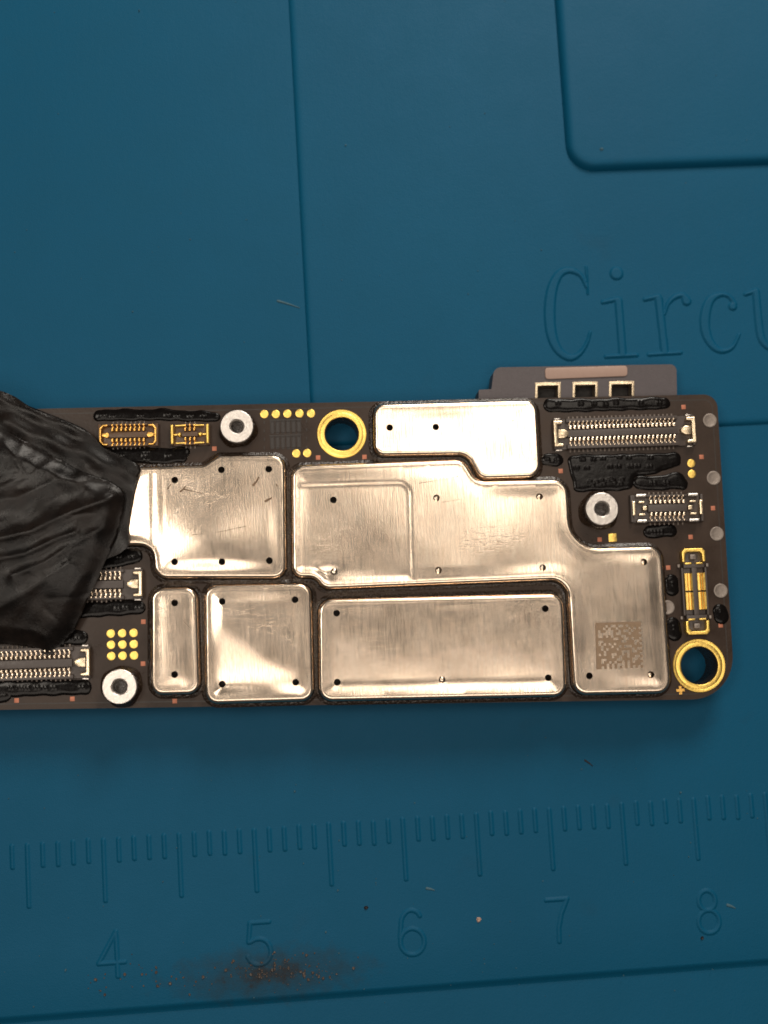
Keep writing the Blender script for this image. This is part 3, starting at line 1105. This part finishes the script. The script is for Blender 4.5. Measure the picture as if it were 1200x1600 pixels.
# ---- board connectors
def connector(name, pc, pa, pb, L, W, n, pitch, ry, plastic, cm, clipm, style, cw=0.19, xoff=0.0, feet=True):
    """pc centre, pa->pb a line along it (pixels); L, W outer size; n contacts per row at +-ry"""
    z = ZB
    c = U(*pc, z + 0.3)
    a, b = U(*pa, z + 0.3), U(*pb, z + 0.3)
    ang = math.atan2(*(b - a)[::-1])
    span = (n - 1) * pitch
    hb = MB()
    hb.slab(rect(0, 0, L, W), -0.01, 0.16, 0.02)
    wt = W / 2 - ry - 0.36
    wt = max(0.12, wt)
    for s in (-1, 1):
        hb.slab(rect(xoff, s * (W / 2 - wt / 2), span + 0.55, wt), 0.15, 0.50, 0.04)
    tw = max(0.22, 2 * ry - 0.34)
    hb.slab(rect(xoff, 0, span + 0.45, tw), 0.15, 0.52, 0.04)
    for s in (-1, 1):
        hb.slab(rect(s * (L / 2 - 0.10) , 0, 0.18, W - 0.02), 0.15, 0.40, 0.03)
    o = mk(name, hb, plastic, board, origin=(c[0], c[1], z), rz=ang, smooth=40)
    m0 = None
    for s in (-1, 1):
        for i in range(n):
            x = xoff + (i - (n - 1) / 2) * pitch
            if m0 is None:
                mb = MB()
                mb.slab(fillet([(-cw / 2, -0.13, 0.05), (cw / 2, -0.13, 0.05), (cw / 2, 0.12, 0.05), (-cw / 2, 0.12, 0.05)], 2), 0.15, 0.58, 0.06)
                yo = W / 2 - wt - ry
                mb.slab(rect(0, (0.10 + yo + 0.06) / 2, cw * 0.5, yo - 0.04), 0.15, 0.20, 0.02)
                mb.slab(rect(0, yo + 0.03, cw * 0.6, 0.12), 0.15, 0.53, 0.03)
                nf = len(mb.f)
                if feet:
                    yf = W / 2 - ry
                    mb.slab(rect(0, yf + 0.08, cw * 0.6, 0.24), 0.0, 0.07, 0.02)
                m0 = mk('contact', mb, cm, o, origin=(x, s * ry, 0), rz=0 if s > 0 else math.pi, smooth=40, local=True)
                m0.data.materials.append(M['foot'])
                for p_ in list(m0.data.polygons)[nf:]:
                    p_.material_index = 1
            else:
                again(m0, o, (x, s * ry, 0), 0 if s > 0 else math.pi, True)
    for s in (-1, 1):
        mb = MB()
        e = s * L / 2
        if style == 'clip':
            hw = W / 2 - 0.14
            t = 0.26
            P = [(e, -hw), (e, hw), (e - s * 0.62, hw), (e - s * 0.62, hw - 0.2), (e - s * t, hw - 0.24), (e - s * t, -hw + 0.24), (e - s * 0.62, -hw + 0.2), (e - s * 0.62, -hw)]
            if area2(P) < 0:
                P.reverse()
            mb.slab(fillet([(*p, 0.05) for p in P], 3), 0.14, 0.60, 0.06)
            mk('end_clip', mb, clipm, o, origin=(0, 0, 0), local=True)
            mb = MB()
            P = [(e - s * t * 1.1, -0.30), (e - s * t * 1.1, 0.30), (e - s * 0.72, 0.30), (e - s * 1.02, 0.12), (e - s * 1.02, -0.12), (e - s * 0.72, -0.30)]
            if area2(P) < 0:
                P.reverse()
            mb.slab(P, 0.14, 0.56, 0.07)
            mk('guide_block', mb, clipm, o, origin=(0, 0, 0), local=True)
            for q in (-1, 1):
                mb = MB()
                mb.slab(rect(e - s * 0.35, q * (W / 2 + 0.05), 0.42, 0.10), 0.0, 0.2, 0.03)
                mk('solder_tab', mb, 'tin', o, origin=(0, 0, 0), local=True)
        elif style == 'bars':
            mb.slab(fillet([(e - 0.11, -0.50, 0.05), (e + 0.11, -0.50, 0.05), (e + 0.11, 0.50, 0.05), (e - 0.11, 0.50, 0.05)], 3), 0.1, 0.58, 0.07)
            mk('end_clip', mb, clipm, o, origin=(-s * 0.2, 0, 0), local=True)
            for q in (-1, 1):
                mb = MB()
                mb.slab(fillet([(-0.36, -0.11, 0.06), (0.36, -0.11, 0.06), (0.36, 0.11, 0.06), (-0.36, 0.11, 0.06)], 3), 0.1, 0.60, 0.08)
                mk('corner_bar', mb, 'tin', o, origin=(e - s * 0.72, q * (W / 2 - 0.06), 0), local=True)
                mb = MB()
                mb.slab(fillet([(-0.22, -0.07, 0.05), (0.22, -0.07, 0.05), (0.22, 0.07, 0.05), (-0.22, 0.07, 0.05)], 3), 0.1, 0.52, 0.05)
                mk('latch', mb, clipm, o, origin=(e - s * 0.74, q * 0.42, 0), local=True)
            mb = MB()
            mb.slab(fillet([(-0.17, -0.16, 0.08), (0.17, -0.16, 0.08), (0.17, 0.16, 0.08), (-0.17, 0.16, 0.08)], 3), 0.1, 0.58, 0.1)
            mk('guide_block', mb, clipm, o, origin=(e - s * 0.95, 0, 0), local=True)
        elif style == 'goldframe':
            hw = W / 2 - 0.07
            P = [(e - s * 0.10, -hw + 0.22), (e - s * 0.10, hw - 0.22), (e - s * 0.32, hw), (e - s * 0.62, hw), (e - s * 0.62, hw - 0.10), (e - s * 0.36, hw - 0.10), (e - s * 0.22, hw - 0.27), (e - s * 0.22, -hw + 0.27), (e - s * 0.36, -hw + 0.10), (e - s * 0.62, -hw + 0.10), (e - s * 0.62, -hw), (e - s * 0.32, -hw)]
            if area2(P) < 0:
                P.reverse()
            mb.slab(P, 0.12, 0.56, 0.03)
            mk('end_clip', mb, clipm, o, origin=(0, 0, 0), local=True)
            mb = MB()
            P = [(e - s * 0.28, -0.09), (e - s * 0.28, 0.09), (e - s * 0.62, 0.18), (e - s * 0.78, 0.0), (e - s * 0.62, -0.18)]
            if area2(P) < 0:
                P.reverse()
            mb.slab(P, 0.12, 0.5, 0.03)
            mk('guide_block', mb, clipm, o, origin=(0, 0, 0), local=True)
        elif style == 'goldbars':
            mb.slab(fillet([(-0.10, -W / 2 + 0.06, 0.05), (0.10, -W / 2 + 0.06, 0.05), (0.10, W / 2 - 0.06, 0.05), (-0.10, W / 2 - 0.06, 0.05)], 3), 0.1, 0.58, 0.06)
            mk('end_clip', mb, clipm, o, origin=(e - s * 0.14, 0, 0), local=True)
            mb = MB()
            mb.lathe(0, 0, [(0.15, 0.12), (0.14, 0.45), (0.08, 0.52), (0.02, 0.53)], 14, cap=True)
            mk('guide_block', mb, clipm, o, origin=(e - s * 0.62, 0, 0), local=True)
            mb = MB()
            mb.slab(rect(0, 0, 0.25, 0.10), 0.12, 0.4, 0.02)
            mk('latch', mb, clipm, o, origin=(e - s * 0.36, 0, 0), local=True)
            for q in (-1, 1):
                mb = MB()
                mb.slab(rect(0, 0, 0.62, 0.08), 0.12, 0.55, 0.02)
                mk('side_strip', mb, clipm, o, origin=(e - s * 0.68, q * (W / 2 - 0.12), 0), local=True)
    return o


connector('board_connector', (975.5, 675.5), (870, 680), (1085, 673.5), 9.75, 2.05, 25, 0.2965, 0.41, 'plastic', 'contact', 'clip', 'clip', xoff=-0.16)
connector('board_connector', (1042, 794), (990, 796), (1094, 794), 5.0, 1.85, 8, 0.318, 0.42, 'plastic', 'contact', 'clip', 'bars')
connector('board_connector', (200.5, 680), (158, 681), (246, 679.5), 3.95, 1.52, 8, 0.294, 0.36, 'amber', 'gold_dark', 'gold_dark', 'goldframe', cw=0.16)
connector('board_connector', (297, 679), (267, 680), (328, 678.5), 2.62, 1.42, 3, 0.30, 0.33, 'amber', 'gold_dark', 'gold', 'goldbars', cw=0.15)
rt = U(138, 1037, ZB + 0.3)
lf = U(30, 1036.5, ZB + 0.3)
connector('board_connector', (21, 1038.5), (-60, 1041), (130, 1034.5), 9.9, 2.05, 25, 0.307, 0.43, 'plastic', 'contact', 'clip', 'clip', xoff=-0.1)
connector('board_connector', (144, 914), (60, 916), (215, 912.5), 6.6, 1.95, 14, 0.31, 0.42, 'plastic', 'contact', 'clip', 'clip', xoff=-0.2)

# ---- upright battery connector of gold blades
z = ZB
c = U(1086, 924, z + 0.3)
a, b_ = U(1082.5, 860, z + 0.3), U(1090.5, 990, z + 0.3)
ang = math.atan2(*(a - b_)[::-1])      # local x runs up the connector
hb = MB()
hb.slab(rect(0, 0, 5.7, 1.35), -0.01, 0.12, 0.02)
hb.slab(rect(0, 0, 3.2, 0.36), 0.11, 0.42, 0.04)
for s in (-1, 1):
    hb.slab(rect(0, s * 0.80, 3.2, 0.14), -0.01, 0.36, 0.04)
    hb.slab(rect(s * 1.72, 0, 0.26, 1.4), 0.11, 0.40, 0.04)
pw = mk('power_connector', hb, 'plastic', board, origin=(c[0], c[1], z), rz=ang, smooth=40)
blade = None
for sx in (-1, 1):
    for sy in (-1, 1):
        org = (sx * 0.64, sy * 0.42, 0)
        if blade is None:
            mb = MB()
            n = 10
            pr = [(-0.30, 0.12), (-0.30, 0.42), (-0.27, 0.47), (-0.12, 0.48), (-0.09, 0.40), (-0.06, 0.48), (0.05, 0.49), (0.08, 0.41), (0.11, 0.48), (0.24, 0.46), (0.29, 0.36), (0.30, 0.12)]
            for (y0, z0), (y1, z1) in zip(pr[:-1], pr[1:]):
                mb.face([(-0.58, y0, z0), (0.58, y0, z0), (0.58, y1, z1), (-0.58, y1, z1)][::-1])
            for e in (-0.58, 0.58):
                mb.face([(e, y, z_) for y, z_ in pr])
            blade = mk('blade_contact', mb, 'gold', pw, origin=org, smooth=30, local=True)
        else:
            again(blade, pw, org, 0 if sy < 0 else math.pi, True)
for s in (-1, 1):
    P = [(s * 2.90, -0.62), (s * 2.90, 0.62), (s * 2.70, 0.80), (s * 1.98, 0.80), (s * 1.98, 0.60), (s * 2.50, 0.58), (s * 2.66, 0.44), (s * 2.66, -0.44), (s * 2.50, -0.58), (s * 1.98, -0.60), (s * 1.98, -0.80), (s * 2.70, -0.80)]
    if area2(P) < 0:
        P.reverse()
    mb = MB()
    mb.slab(fillet([(*p, 0.06) for p in P], 3), 0.05, 0.52, 0.06)
    mk('end_clip', mb, 'gold', pw, origin=(0, 0, 0), local=True)
    for q in (-1, 1):
        mb = MB()
        mb.slab(fillet([(-0.06, -0.24, 0.04), (0.06, -0.24, 0.04), (0.06, 0.24, 0.04), (-0.06, 0.24, 0.04)], 2), 0.05, 0.46, 0.04)
        mk('spring_lip', mb, 'gold', pw, origin=(s * 1.88, q * 0.38, 0), local=True)
        mb = MB()
        mb.slab(rect(0, 0, 0.22, 0.16), 0, 0.22, 0.04)
        mk('solder_tab', mb, 'greypad', pw, origin=(s * 1.75, q * 0.98, 0), local=True)
    mb = MB()
    mb.slab(fillet([(-0.17, -0.2, 0.06), (0.17, -0.2, 0.06), (0.17, 0.2, 0.06), (-0.17, 0.2, 0.06)], 2), 0.05, 0.40, 0.06)
    mk('guide_block', mb, 'greypad', pw, origin=(s * 2.32, 0.02, 0), local=True)

# ---- black epoxy over the small chips
H = 0.11


def coat(strokes, bumps=(), polys=(), h=H, wob=0.08):
    st = [[(*U(x, y, ZB), r / 23.3) for x, y, r in s] for s in strokes]
    pl = [fillet(UL([(x, y, 0.35) for x, y in P], ZB), 5) for P in polys]
    bp = [(*U(x, y, ZB), bw / 23.3, bh_ / 23.3, ANG) for x, y, bw, bh_ in bumps]
    return raised('black_coating', st, h, 0.36, 0.055, 'epoxy', board, ZB, bumps=bp, bumph=0.022, wob=wob, polys=pl)


def chips(x0, y0, x1, y1, n, bw=1.6, bh_=2.4, gap=5):
    out = []
    for i in range(n):
        t = i / max(1, n - 1)
        x, y = x0 + (x1 - x0) * t + rng.normal(0, 2.5), y0 + (y1 - y0) * t + rng.normal(0, 0.8)
        if rng.random() < 0.3:
            continue
        out += [(x - gap / 2, y, bw, bh_), (x + gap / 2, y, bw, bh_)]
    return out


coat([[(155, 649, 9.5), (250, 648, 9.5), (300, 650, 9), (336, 652, 8)]], chips(157, 650, 320, 650, 9))
coat([], chips(190, 712, 280, 712, 6) + chips(228, 720, 228, 706, 2), polys=[[(110, 700), (296, 699), (299, 710), (288, 724), (110, 728)]])
coat([[(860, 633, 11), (880, 634, 11), (960, 632, 10.5), (1038, 630, 10)]], chips(858, 632, 1030, 630, 11))
coat([[(852, 719, 9), (870, 719, 11)]], chips(856, 719, 868, 719, 2, 2, 3))
coat([[(1050, 718, 10), (1056, 716, 8)]], chips(905, 717, 1040, 715, 8) + chips(902, 730, 1015, 728, 8) + chips(920, 752, 970, 750, 8, 1.5, 2.0, 3) + chips(920, 757, 970, 755, 8, 1.5, 2.0, 3),
     polys=[[(886, 711), (1062, 707), (1064, 725), (1050, 733), (1034, 735), (1026, 742), (990, 744), (987, 766), (896, 769)]])
coat([[(999, 755, 11), (1030, 754, 12), (1058, 752, 14), (1066, 756, 10)]], chips(1005, 755, 1060, 755, 5, 1.8, 3))
coat([[(1014, 831, 10.5), (1048, 829, 10.5)]], chips(1020, 831, 1045, 830, 3, 1.8, 2.6))
coat([[(1049, 908, 11), (1050, 921, 11)]], [(1050, 912, 2, 3)], wob=0.02)
coat([[(1125, 955, 12), (1127, 963, 12.5)]], [(1125, 954, 2, 2)], wob=0.02)
coat([[(1051, 976, 12), (1054, 990, 12)]], [(1052, 980, 2, 3)], wob=0.02)
coat([[(80, 955, 12), (150, 952, 12.5), (200, 949, 12), (218, 949, 11)]], chips(150, 951, 215, 949, 5))
coat([[(60, 998, 12), (110, 996, 12), (127, 997, 11)]], chips(112, 997, 125, 997, 2))
coat([[(-60, 1078, 13), (60, 1075, 12.5), (132, 1074, 11.5)], [(-30, 1088, 10), (8, 1087, 10)]], chips(0, 1075, 125, 1074, 10, 1.8, 2.8))
coat([[(120, 880, 16), (190, 872, 14), (212, 868, 12)]], chips(170, 872, 208, 868, 3))
coat([[(60, 690, 30), (150, 720, 22), (195, 735, 12)]], [])

# ---- grey edge connector that sticks out beyond the upper edge, lower down
ZE = 1.9
P = fillet(UL([(748, 640, 0), (748, 609, 0.1), (768, 608, 0.05), (772, 574, 0.55), (1057, 569, 0.45), (1058, 640, 0)], ZE), 5)
slots = [(836, 598, 876), (894.5, 597, 934), (951.5, 596, 991)]
hs = []
for xa, ya, xb in slots:
    q = UL([(xa + 3.5, ya + 4), (xb - 3.5, ya + 4), (xb - 3, ya + 30), (xa + 4, ya + 30)], ZE)
    q = [(x, y) for x, y in q]
    if area2(q) > 0:
        q.reverse()
    hs.append(q)
v, f = fill(P, hs, 1.5)
mb = MB()
for t in f:
    mb.face([(*v[i], ZE) for i in t])
mb.strip([(x, y, 0.25) for x, y in P], [(x, y, ZE) for x, y in P])
for h_ in hs:
    mb.strip([(x, y, 0.6) for x, y in h_], [(x, y, ZE) for x, y in h_])
    mb.face([(x, y, 0.6) for x, y in h_])
ec = mk('edge_connector', mb, 'graphite', board, smooth=30)
ec['label'] = 'grey connector block with three sockets jutting from the upper edge'
mb = MB()
mb.slab(fillet(UL([(851, 575, 0.22), (980, 571.5, 0.22), (980, 588, 0.22), (852, 593, 0.22)], ZE), 5), ZE - 0.02, ZE + 0.10, 0.05)
mk('label_strip', mb, 'beige', ec)
for (xa, ya, xb), h_ in zip(slots, hs):
    oo = [(xa, ya + 34), (xa, ya), (xb, ya - 1), (xb, ya + 34), (xb - 4, ya + 34), (xb - 4, ya + 4), (xa + 4, ya + 5), (xa + 4, ya + 34)]
    P = [(x, y) for x, y in UL(oo, ZE)]
    if area2(P) < 0:
        P.reverse()
    mb = MB()
    mb.slab(P, ZE - 0.9, ZE + 0.06, 0.02)
    mk('socket_frame', mb, 'clip', ec)
    mb = MB()
    mb.slab([(x, y) for x, y in inset(h_[::-1], 0.08)], 0.55, 0.75)
    mk('socket_floor', mb, 'dark', ec)

# ================================================================== black tape
ZTP = 4.3
ridges = [([(-60, 845), (0, 842), (50, 830), (100, 806), (150, 788), (175, 780)], 0.40, 0.55),
          ([(-40, 880), (40, 866), (90, 842), (120, 832)], 0.28, 0.38),
          ([(20, 900), (70, 880), (140, 836), (165, 824)], 0.22, 0.42),
          ([(-40, 790), (30, 778), (90, 752), (150, 742)], 0.26, 0.8),
          ([(-30, 965), (40, 925), (110, 880)], 0.22, 0.6),
          ([(-30, 700), (40, 722), (110, 752), (180, 774)], 0.16, 0.8)]


def sheet(poly, zf, h=0.12):
    L = fillet([(x, y, 1.1) for x, y in poly], 5, 0.3)
    v, f = fill(L, [], h)
    Z = zf(v[:, 0], v[:, 1], segdist(v[:, 0], v[:, 1], L))
    mb = MB()
    th = 0.07
    look = {}
    for (x, y), z_ in zip(v, Z):
        look[(round(x, 4), round(y, 4))] = z_
    for t in f:
        mb.face([(*v[i], Z[i]) for i in t])
        mb.face([(*v[i], Z[i] - th) for i in t[::-1]])
    R_ = [(x, y, look.get((round(x, 4), round(y, 4)), ZTP)) for x, y in L]
    mb.strip([(x, y, z_ - th) for x, y, z_ in R_], R_)
    return mb


crs = []
r3 = np.random.default_rng(21)
for i in range(15):
    cx_, cy_ = r3.uniform(-60, 190), r3.uniform(640, 1010)
    an = math.radians(r3.normal(-24, 26))
    ln_ = r3.uniform(20, 75)
    crs.append(([(cx_ - ln_ * math.cos(an), cy_ - ln_ * math.sin(an)), (cx_ + r3.normal(0, 6), cy_ + r3.normal(0, 6)), (cx_ + ln_ * math.cos(an), cy_ + ln_ * math.sin(an))], r3.uniform(-0.07, 0.10), r3.uniform(0.3, 0.9)))
for i in range(42):
    cx_, cy_ = r3.uniform(-40, 190), r3.uniform(620, 1010)
    an = math.radians(r3.normal(-30, 45))
    ln_ = r3.uniform(8, 34)
    crs.append(([(cx_ - ln_ * math.cos(an), cy_ - ln_ * math.sin(an)), (cx_ + r3.normal(0, 4), cy_ + r3.normal(0, 4)), (cx_ + ln_ * math.cos(an), cy_ + ln_ * math.sin(an))], r3.uniform(-0.04, 0.06), r3.uniform(0.12, 0.25)))


def CREASE(X, Y):
    Z = np.zeros(X.shape)
    for path, amp, wd in crs:
        Z = Z + amp * np.exp(-np.sqrt((segdist(X, Y, UL(path, ZTP), closed=False) / wd) ** 2 + 0.015))
    return Z


def main_z(X, Y, D):
    Z = np.full(X.shape, ZTP)
    for path, amp, wd in ridges:
        d = segdist(X, Y, UL(path, ZTP), closed=False)
        Z = Z + amp * np.exp(-np.sqrt((d / wd) ** 2 + 0.02))
    Z = Z + CREASE(X, Y)
    Z = Z + 0.02 * np.sin(X * 2.1 + Y * 1.1) * np.sin(Y * 1.7 - X * 0.6) + 0.008 * np.sin(X * 4.7 - Y * 3.9)
    Z = Z - 0.35 * (1 - sstep(D / 1.2))
    yb = U(60, 990, ZTP)[1]
    Z = Z - 0.9 * sstep((yb + 3.5 - Y) / 5.0)
    return Z


main_poly = UL([(-170, 640), (-40, 648), (0, 668), (58, 698), (120, 733), (170, 752), (196, 766), (191, 800), (180, 838), (166, 870), (152, 902), (131, 944), (112, 984), (92, 1008), (72, 1026), (58, 1020), (40, 1011), (0, 1006), (-170, 1010)], ZTP)
tape = mk('black_tape', sheet([p[:2] for p in main_poly], main_z), 'tape', None, smooth=80)
tag(tape, 'wrinkled black tape draped over the left end of the circuit board', 'tape')


def fold_z(X, Y, D):
    a, b = U(0, 612, 3.6), U(222, 728, 3.6)
    Z = 3.78 + 0.05 * np.sin(X * 2.6) * np.cos(Y * 2.2 + X)
    Z = Z + 0.18 * np.exp(-(segdist(X, Y, UL([(10, 660), (80, 690), (140, 712), (200, 740)], 3.8), closed=False) / 0.5) ** 2)
    Z = Z + 0.12 * np.exp(-(segdist(X, Y, UL([(0, 622), (40, 642), (130, 676)], 3.8), closed=False) / 0.3) ** 2)
    Z = Z + 0.8 * CREASE(X + 0.7, Y - 0.9)
    return Z


fold_poly = UL([(-170, 600), (-30, 604), (6, 612), (24, 620), (44, 634), (62, 641), (100, 656), (132, 670), (147, 683), (160, 699), (196, 716), (223, 729), (214, 748), (208, 772), (203, 800), (199, 826), (204, 852), (186, 866), (150, 880), (60, 900), (-170, 900)], 3.75)
mk('folded_layer', sheet([p[:2] for p in fold_poly], fold_z, 0.18), 'tape', tape, smooth=80)


# ================================================================== crumbs and dust on the mat
def crumb_mesh(mb, x, y, z, r, flat=0.6):
    n = 6
    lo = [(x + r * math.cos(2 * math.pi * i / n) * random.uniform(0.6, 1.1), y + r * math.sin(2 * math.pi * i / n) * random.uniform(0.6, 1.1), z - 0.01) for i in range(n)]
    up = [(x + (a - x) * random.uniform(0.4, 0.8), y + (b - y) * random.uniform(0.4, 0.8), z + r * flat * random.uniform(0.6, 1.2)) for a, b, _ in lo]
    mb.strip(lo, up)
    mb.face(up)


for px, py, r, m, lab in [(748, 1437, 0.26, 'tan', 'tan crumb on the mat between the raised numerals 6 and 7'),
                          (572, 1418, 0.19, 'black', 'dark round crumb on the mat between the raised numerals 5 and 6'),
                          (940, 233, 0.16, 'pale', 'pale crumb inside the corner of the upper right panel'),
                          (1097, 1466, 0.16, 'black', 'black crumb on the mat just under the raised numeral 8')]:
    c = U(px, py, ZT if py < 300 else 0)
    mb = MB()
    crumb_mesh(mb, c[0], c[1], ZT if py < 300 else 0, r)
    tag(mk('crumb', mb, m, None, smooth=0), lab, 'crumb', 'crumbs on the mat')


def fibre(px0, py0, px1, py1, wd, zz, m, lab):
    a, b = U(px0, py0, zz), U(px1, py1, zz)
    mid = (a + b) / 2 + np.array([0.01, 0.02])
    return tag(raised('lint_fibre', [[(a[0], a[1], wd), (mid[0], mid[1], wd * 0.8), (b[0], b[1], wd * 0.4)]], 0.06, 0.08, 0.03, m, None, zz), lab, 'lint')


fibre(434, 470, 468, 481, 0.09, 0.0, 'pale', 'pale lint fibre on the mat beside the long vertical panel edge')
fibre(667, 1388, 679, 1391, 0.10, 0.0, 'pale', 'short pale lint fleck just above and right of the raised numeral 6')
fibre(1137, 1414, 1149, 1419, 0.11, 0.0, 'pale', 'pale lint fleck right of the raised numeral 8')
fibre(914, 1188, 926, 1197, 0.07, 0.0, 'black', 'black smear on the mat below the square etched mark')

dust = MB()
for i in range(230):
    px, py = 425 + rng.normal(0, 45), 1528 - abs(rng.normal(0, 17))
    if rng.random() < 0.4:
        px, py = rng.uniform(130, 520), 1530 + rng.normal(0, 14)
    c = U(px, py, 0)
    if c[1] < YR - 0.1:
        continue
    crumb_mesh(dust, c[0], c[1], 0, min(0.14, 0.02 + rng.exponential(0.045)))
d = mk('dust', dust, 'rust', None, smooth=0)
d['kind'] = 'stuff'
d['label'] = 'rusty brown flux dust gathered below the raised numeral 5'
d['category'] = 'dust'
d2 = MB()
for i in range(230):
    px, py = rng.uniform(0, 1200), rng.uniform(0, 1600)
    if 560 < py < 1130:
        continue
    if rng.random() < 0.45:
        py = rng.uniform(1180, 1560)
    zz = -0.37 if U(px, py, 0)[1] < YR - 0.6 else (ZP if (px > 500 and py < 600) else 0.0)
    if px > 880 and py < 255:
        zz = ZT
    c = U(px, py, zz)
    crumb_mesh(d2, c[0], c[1], zz, abs(rng.normal(0.025, 0.022)) + 0.018, 0.8)
d = mk('dust', d2, 'pale', None, smooth=0)
d['kind'] = 'stuff'
d['label'] = 'pale dust specks scattered over the blue mat'
d['category'] = 'dust'
